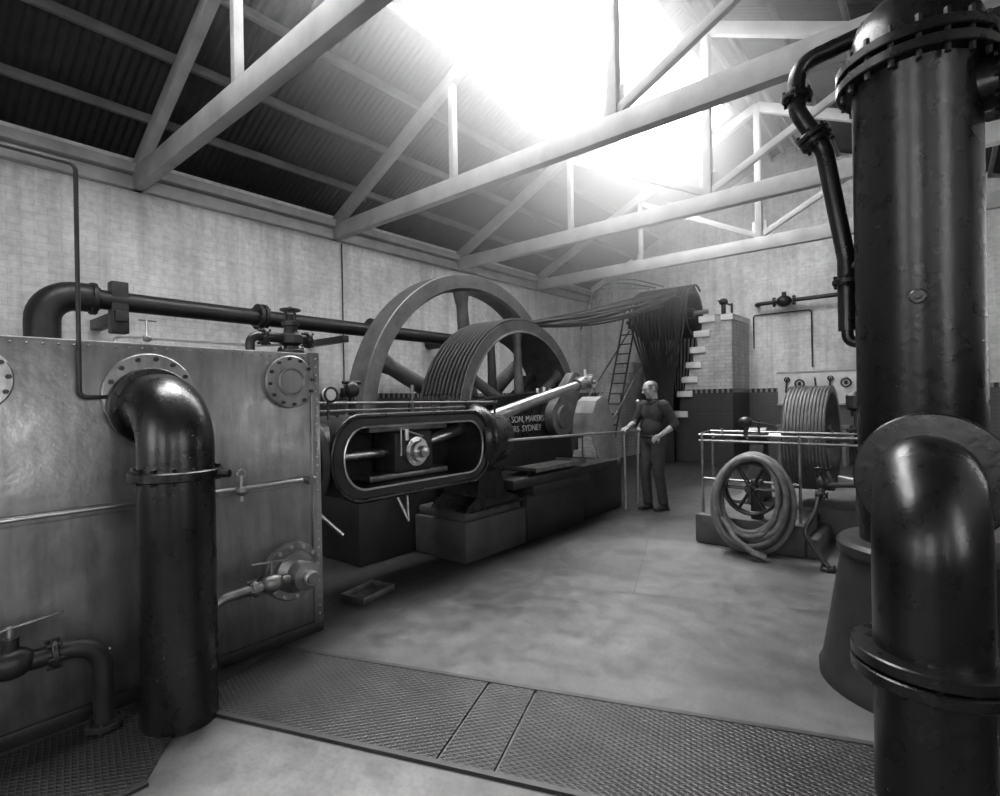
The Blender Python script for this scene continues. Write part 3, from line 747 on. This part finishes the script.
# ---- floor tray
b=B(); R3=Matrix.Rotation(.2,3,'Z'); c=V((-3.46,2.52,0))
def tb(dx,dy,dz,sx,sy,sz): b.box(c+R3@V((dx,dy,dz)),(sx,sy,sz),M_dsteel,R3,.003)
tb(0,0,.006,.22,.34,.01)
for s in (-1,1): tb(s*.11,0,.03,.012,.35,.055); tb(0,s*.17,.03,.22,.012,.055)
b.make('drip_tray')
# ---- crank splash guard
b=B()
pr=[(6.22,1.0),(6.26,1.30),(6.36,1.46),(6.50,1.52),(6.66,1.46),(6.80,1.22),(6.88,.9),(6.92,.62)]
b.prism(pr+[(6.45,.62)],'X',-3.62,-3.60,M_guard)
for i in range(len(pr)-1):
    (y0_,z0_),(y1_,z1_)=pr[i],pr[i+1]; b.beam((-3.75,y0_,z0_),(-3.75,y1_,z1_),.30,.012,M_guard,.002)
b.bx(-3.92,-3.58,6.4,6.98,.60,.63,M_guard,.004)
b.make('crank_splash_guard',smooth=False)
b=B()
b.tube([(-3.30,3.8,1.11),(-3.30,6.98,1.04)],.014,M_steel,10)
b.tube([(-3.34,6.98,0),(-3.30,6.98,1.04),(-3.30,6.98,1.42)],.018,M_steel,10); b.ell((-3.30,6.98,1.05),(.035,.035,.035),M_steel); b.ell((-3.3,6.98,1.44),(.03,.03,.03),M_steel)
b.tube([(-3.30,6.55,0),(-3.30,6.55,1.05)],.016,M_steel,10); b.ell((-3.30,6.55,1.05),(.028,.028,.028),M_steel)
b.make('guard_handrail')
# ------------------------------------------------------------------ right hand machine
e=empty('air_compressor',(-1.2,6.2,0))
b=B(); b.bx(-2.0,-1.0,5.5,6.3,0,.30,M_conc,.03); b.bx(-1.9,-.15,6.3,7.5,0,.34,M_conc,.03); b.bx(-1.0,-.9,5.55,6.3,0,.18,M_conc,.02); b.make('concrete_base',e)
b=B()
R=.55; xa2,xb2=-1.28,-.90; prof=[(xa2,R-.07),(xa2,R)]; ng2=12; gw2=(xb2-xa2)/ng2
for i in range(ng2): x=xa2+i*gw2; prof+=[(x+.002,R),(x+gw2*.35,R-.012),(x+gw2*.65,R-.012),(x+gw2-.002,R)]
prof+=[(xb2,R),(xb2,R-.07),(xb2-.03,R-.08),(xa2+.03,R-.08)]
wheel(b,xa2,xb2,(6.5,1.04),R,.07,.10,6,.035,M_wheel,.2,prof,[xb2-.1,xa2+.1])
b.cyl((-1.75,6.5,1.04),(-.35,6.5,1.04),.04,M_steel); b.make('grooved_pulley',e,30)
b=B()
for x in (-1.62,-.62):
    b.prism([(6.25,.32),(6.75,.32),(6.60,.95),(6.40,.95)],'X',x-.07,x+.07,M_cast); b.cyl((x-.09,6.5,1.04),(x+.09,6.5,1.04),.10,M_cast)
b.cyl((-.45,6.5,.8),(-.45,7.3,.8),.22,M_cast,n=30); b.flange((-.45,6.5,.8),(0,1,0),.04,.26,M_cast,10,.013); b.bx(-.7,-.2,6.5,7.3,.34,.6,M_cast,.02)
b.lathe((-.66,6.2,1.28),(0,0,1),[(0,.05),(.05,.05),(.08,.09),(.2,.09),(.24,.04)],M_cast,20); b.cyl((-.66,6.2,1.05),(-.66,6.2,1.3),.025,M_cast)
b.beam((-.72,6.2,1.12),(-.45,6.2,1.30),.12,.03,M_cast); b.beam((-.62,6.2,1.30),(-.50,6.2,1.05),.1,.03,M_white)
b.make('bearings_and_cylinder',e)
b=B()
for (y,z) in ((5.62,1.10),(5.62,1.04),(5.95,1.12)): b.tube([(-1.98,y,z),(-.3,y,z)],.012,M_dsteel,10)
b.tube([(-1.98,5.62,1.10),(-1.98,5.95,1.12)],.014,M_dsteel,8)
for (x,y,zb) in ((-1.95,5.62,.3),(-1.95,5.95,.3),(-1.05,5.62,.3),(-.35,5.62,0)): b.tube([(x,y,zb),(x,y,1.12)],.014,M_dsteel,10)
b.tube([(-1.95,5.62,.65),(-1.05,5.62,.65)],.012,M_dsteel,8)
b.cyl((-1.52,5.62,1.1),(-1.52,5.62,1.22),.02,M_cast); b.ell((-1.52,5.62,1.24),(.07,.05,.05),M_cast)
b.cyl((-1.75,5.62,1.12),(-1.75,5.62,1.17),.012,M_steel); b.cyl((-1.40,5.62,1.12),(-1.40,5.62,1.26),.012,M_cast); b.beam((-1.52,5.62,1.25),(-1.25,5.62,1.20),.03,.02,M_cast)
b.make('guard_rail_frame',e)
b=B()
b.tube(fillet([(-.86,5.55,.68),(-.90,5.42,.45),(-.98,5.34,.28),(-.78,5.24,.03)],.12,6),.022,M_cast,14)
b.tube([(-.86,5.55,.68),(-.3,5.6,.72)],.022,M_cast,12)
b.flange((-.86,5.5,.6),(.0,.5,1),.03,.05,M_cast,6,.008); b.flange((-.78,5.24,.02),(0,0,1),.03,.06,M_cast,6,.008)
b.ell((-.86,5.55,.70),(.05,.05,.06),M_cast); b.cyl((-.86,5.55,.7),(-.86,5.5,.82),.010,M_cast); b.handwheel((-.86,5.49,.83),(0,.3,1),.055,M_cast)
b.tube([(-.72,5.45,.78),(-.42,5.35,.75)],.012,M_steel,8)
b.make('valve_pipework',e)
e=empty('hose_reel',(-1.42,5.4,0))
b=B(); c0=V((-1.42,5.37,.545))
for i in range(13):
    rx=.27+.012*(i%7)+random.uniform(-.015,.02); rz=.36+.014*(i%7)+random.uniform(-.02,.02); dy=random.uniform(-.07,.07); cx=random.uniform(-.02,.03); cz=-(.015*(i%7))+.02; t1=random.uniform(-.12,.12); ph=random.uniform(0,6)
    rz=min(rz,.47)
    pts=[]
    for k_ in range(40):
        a=2*pi*k_/40; pts.append(c0+V((cx+rx*math.cos(a)+.03*math.sin(a)*1,dy+.03*math.sin(2*a+ph),cz+rz*math.sin(a)+t1*.1*math.cos(a))))
    for p in pts: p.z=max(p.z,.03)
    b.tube(pts,.025,M_hose,10,True)
b.tube([c0+V((-.26,-.05,-.2)),c0+V((-.1,-.14,-.38)),c0+V((.05,-.2,-.46)),c0+V((.12,-.18,-.505))],.026,M_hose,10)
b.cyl(c0+V((.05,-.2,-.465)),c0+V((.16,-.17,-.51)),.034,M_dsteel)
b.make('hose_coils',e)
b=B(); b.handwheel((-1.42,5.36,.62),(0,1,0),.24,M_cast,.014,6); b.handwheel((-1.42,5.44,.62),(0,1,0),.24,M_cast,.014,6); b.cyl((-1.42,5.28,.62),(-1.42,5.62,.62),.03,M_cast)
b.bx(-1.47,-1.37,5.55,5.65,.3,.68,M_cast,.01); b.make('spoked_wheel',e)
# ------------------------------------------------------------------ man
F=V((-.35,-.937,0)).normalized(); Rt=V((F.y,-F.x,0)); ML=V((-3.0,6.80,0))
MW=Matrix(((Rt.x,F.x,0,ML.x),(Rt.y,F.y,0,ML.y),(0,0,1,0),(0,0,0,1)))
man=empty('man',ML)
def solid(bb,name,vox,matfn,mats,smooth=2):
    me=bpy.data.meshes.new(name); me.from_pydata(bb.v,[],bb.f)
    bm=bmesh.new(); bm.from_mesh(me); bmesh.ops.recalc_face_normals(bm,faces=list(bm.faces)); bm.to_mesh(me); bm.free()
    ob=bpy.data.objects.new(name+'_tmp',me); bpy.context.scene.collection.objects.link(ob)
    r=ob.modifiers.new('r','REMESH'); r.mode='VOXEL'; r.voxel_size=vox
    s=ob.modifiers.new('s','SMOOTH'); s.iterations=smooth; s.factor=.5
    dg=bpy.context.evaluated_depsgraph_get(); nm=bpy.data.meshes.new_from_object(ob.evaluated_get(dg)); bpy.data.objects.remove(ob)
    nm.materials.clear()
    for m in mats: nm.materials.append(m)
    for p in nm.polygons: p.use_smooth=True; p.material_index=matfn(p.center)
    nm.transform(MW); nm.name=name
    o=bpy.data.objects.new(name,nm); bpy.context.scene.collection.objects.link(o); o.parent=man; o.matrix_parent_inverse=Matrix.Translation(man.location).inverted()
    return o
m0=M_skin
b=B()
b.ell((0,0,.94),(.160,.125,.13),m0); b.ell((0,.02,1.09),(.152,.130,.17),m0); b.ell((0,.0,1.28),(.175,.122,.18),m0); b.ell((0,-.015,1.39),(.175,.10,.085),m0)
b.tube([(0,-.01,1.38),(0,.02,1.49)],[.085,.060],m0,16)
for s in (-1,1):
    b.ell((s*.175,-.01,1.395),(.066,.068,.072),m0)
    b.ell((s*.08,-.03,.92),(.088,.10,.12),m0)
LEl=V((-.295,-.10,1.14)); LWr=V((-.205,.10,1.0)); REl=V((.265,.07,1.16)); RWr=V((.20,.27,1.10))
for s,El,Wr in ((-1,LEl,LWr),(1,REl,RWr)):
    sh=V((s*.185,-.01,1.40)); b.tube([sh,sh.lerp(El,.5),El],[.066,.060,.053],m0,14); b.ell(El,(.053,.053,.053),m0)
    b.tube([El,El.lerp(Wr,.22),El.lerp(Wr,.30)],[.053,.054,.050],m0,14)
for s,kn,an in ((-1,V((-.10,.02,.49)),V((-.10,-.06,.10))),(1,V((.085,.08,.50)),V((.08,.04,.10)))):
    hp=V((s*.08,0,.88)); b.tube([hp,hp.lerp(kn,.5),kn,kn.lerp(an,.5),an+V((0,0,-.02))],[.098,.088,.070,.067,.064],m0,18); b.ell(kn,(.071,.071,.08),m0)
body=solid(b,'clothed_body',.011,lambda c:1 if c.z<.98 else 0,[M_cloth,M_trous],3)
b=B()
for an in (V((-.10,-.06,.07)),V((.08,.04,.07))):
    b.tube([an+V((0,-.02,.10)),an+V((0,-.01,.0))],[.05,.052],m0,14); b.ell(an+V((0,-.03,-.03)),(.043,.055,.04),m0); b.ell(an+V((0,.08,-.035)),(.046,.10,.035),m0)
    b.box(an+V((0,.04,-.06)),(.08,.24,.018),m0,None,.004)
solid(b,'boots',.008,lambda c:0,[M_boot],2)
def hand(b,wr,d,palmn,curl,side):
    d=d.normalized(); pn=palmn.normalized(); lat=d.cross(pn).normalized()*side
    c=wr+d*.05
    R=Matrix((lat,d,pn)).transposed(); b.ell(c,(.042,.052,.018),m0,16,12,R)
    ls=[.068,.078,.074,.058]
    for i in range(4):
        o=c+lat*(.030-.020*i)+d*(.036 if i in(1,2) else .030); L=ls[i]
        dirs=[d.lerp(pn,curl*.5).normalized(),d.lerp(pn,min(1,curl*1.1)).normalized(),(pn-d*curl*.6).normalized()]
        p=[o-d*.015,o]; q=o
        for k_,f in enumerate((.45,.32,.23)): q=q+dirs[k_]*L*f; p.append(q)
        b.tube(p,[.0095,.0095,.009,.0085,.0075],m0,8); b.ell(p[-1],(.0078,.0078,.0078),m0,8,6)
    t0=c+lat*.034-d*.025; p=[t0,t0+lat*.022+d*.022,t0+lat*.030+d*.045+pn*.018,t0+lat*.022+d*.060+pn*.034]
    b.tube(p,[.013,.0115,.010,.0085],m0,8); b.ell(p[-1],(.009,.009,.009),m0,8,6)
b=B()
for El,Wr in ((LEl,LWr),(REl,RWr)):
    b.tube([El.lerp(Wr,.1),El.lerp(Wr,.35),El.lerp(Wr,.75),Wr,Wr+(Wr-El).normalized()*.03],[.038,.042,.033,.027,.027],m0,14)
hand(b,RWr,V((-.1,1,-.35)),V((0,-.25,-1)),.9,-1)
hand(b,LWr,V((.75,.35,-.55)),V((.3,-.8,-.2)),.5,1)
solid(b,'forearms_and_hands',.0045,lambda c:0,[M_skin],1)
b=B(); hc=V((0,.05,1.615))
HR=Matrix.Rotation(-.25,3,'Z')@Matrix.Rotation(-.30,3,'X')
def H(x,y,z): return hc+HR@V((x,y,z))
b.ell(hc,(.080,.100,.103),m0,24,18,HR); b.ell(H(0,.02,-.055),(.062,.074,.064),m0,20,14,HR); b.ell(H(0,.065,-.098),(.028,.026,.022),m0,14,10,HR)
b.ell(H(0,-.03,.01),(.080,.087,.087),m0,20,14,HR)
b.tube([(0,-.0,1.46),H(0,-.025,-.06)],[.060,.056],m0,16)
b.tube([H(0,.090,.018),H(0,.108,-.012),H(0,.118,-.030)],[.009,.012,.014],m0,10); b.ell(H(0,.103,-.034),(.018,.014,.010),m0,12,8,HR)
b.ell(H(0,.085,.032),(.055,.014,.010),m0,14,8,HR)
b.ell(H(0,.090,-.064),(.024,.010,.006),m0,12,8,HR); b.ell(H(0,.088,-.076),(.021,.010,.006),m0,12,8,HR)
for s in (-1,1):
    b.ell(H(s*.045,.07,-.028),(.024,.020,.022),m0,12,8,HR)
    b.ell(H(s*.082,-.008,-.010),(.009,.020,.033),m0,12,10,HR)
def hm(c):
    l=HR.inverted()@(c-hc)
    if abs(l.x)>.084: return 0
    if l.y<.045 and l.z>-.055-.0 and (l.z<.062 or l.y<-.03) and not (l.y>.005 and l.z<-.005) : return 1
    if l.y<-.03 and l.z>-.075: return 1
    return 0
solid(b,'head',.0045,hm,[M_skin,M_hair],1)
b=B()
for s in (-1,1):
    b.ell(H(s*.030,.083,.008),(.012,.010,.007),M_white,12,8,HR); b.ell(H(s*.030,.092,.006),(.005,.004,.005),M_boot,8,6,HR)
    b.ell(H(s*.030,.096,.026),(.018,.006,.004),M_hair,10,6,HR)
b.ell(H(0,.099,-.070),(.018,.003,.0018),M_boot,10,6,HR); b.ell(H(0,.103,-.053),(.024,.007,.007),M_hair,10,6,HR)
ob=b.make('eyes_brows_moustache',None,origin=False); ob.data.transform(MW); ob.parent=man; ob.matrix_parent_inverse=Matrix.Translation(man.location).inverted()
b=B(); b.tube([V((.152*math.cos(a),.01+.124*math.sin(a),.985)) for a in [2*pi*i/28 for i in range(28)]],.014,M_boot,8,True)
for s in (-1,1): b.tube([V((s*.03,.03,1.475)),V((s*.075,.050,1.445)),V((s*.03,.10,1.41))],.012,M_cloth,8)
ob=b.make('belt_and_collar',None,origin=False); ob.data.transform(MW); ob.parent=man; ob.matrix_parent_inverse=Matrix.Translation(man.location).inverted()
# ------------------------------------------------------------------ haze volume added to imitate the skylight's bloom (density fades away from it)
mh=bpy.data.materials.new('bloom_haze'); mh.use_nodes=True; nt=mh.node_tree; nt.nodes.clear()
o=nt.nodes.new('ShaderNodeOutputMaterial'); vsn=nt.nodes.new('ShaderNodeVolumeScatter'); vsn.inputs['Anisotropy'].default_value=.5
p=pos(nt); mp=nt.nodes.new('ShaderNodeMapping'); mp.vector_type='POINT'
cx,cy,cz=-3.6,6.3,6.2; rx,ry,rz=3.5,5.6,4.2
mp.inputs['Scale'].default_value=(1/rx,1/ry,1/rz); mp.inputs['Location'].default_value=(-cx/rx,-cy/ry,-cz/rz)
nt.links.new(p,mp.inputs[0])
vl=nt.nodes.new('ShaderNodeVectorMath'); vl.operation='LENGTH'; nt.links.new(mp.outputs[0],vl.inputs[0])
fall=mth(nt,'POWER',mth(nt,'MAXIMUM',mth(nt,'SUBTRACT',1,vl.outputs['Value']),0),1.4)
nt.links.new(mth(nt,'MULTIPLY',fall,.42),vsn.inputs['Density'])
nt.links.new(vsn.outputs[0],o.inputs['Volume'])
b=B()
b.prism([(-7.15,2.3),(0,2.3),(0,zs(.3)-.03),(XRG,zs(XRG-.001)-.03),(-7.15,zs(-7.15)-.03)],'Y',.6,12.0,mh)
b.make('bloom_haze',smooth=False)
# ------------------------------------------------------------------ sun, world, camera
sl=bpy.data.lights.new('sun','SUN'); sl.energy=10.0; sl.angle=math.radians(16)
so=bpy.data.objects.new('sun',sl); bpy.context.scene.collection.objects.link(so); so.location=(-5,8,12)
so.rotation_euler=V((2.2,-1.6,-6.4)).to_track_quat('-Z','Y').to_euler()
w=bpy.data.worlds.new('sky'); bpy.context.scene.world=w; w.use_nodes=True
bg=w.node_tree.nodes['Background']; bg.inputs[0].default_value=(1,1,1,1); bg.inputs[1].default_value=21.0
cam=bpy.data.cameras.new('camera'); co=bpy.data.objects.new('camera',cam); bpy.context.scene.collection.objects.link(co)
cam.sensor_width=36; cam.lens=19.26; cam.clip_start=.05; cam.shift_y=0.002
co.matrix_world=Matrix.Translation((0,0,1.5))@Matrix.Rotation(math.radians(39.75),4,'Z')@Matrix.Rotation(pi/2,4,'X')@Matrix.Rotation(math.radians(-1.05),4,'Z')
bpy.context.scene.camera=co
try:
    bpy.context.scene.view_settings.view_transform='Standard'
except Exception as ex: print('view',ex)
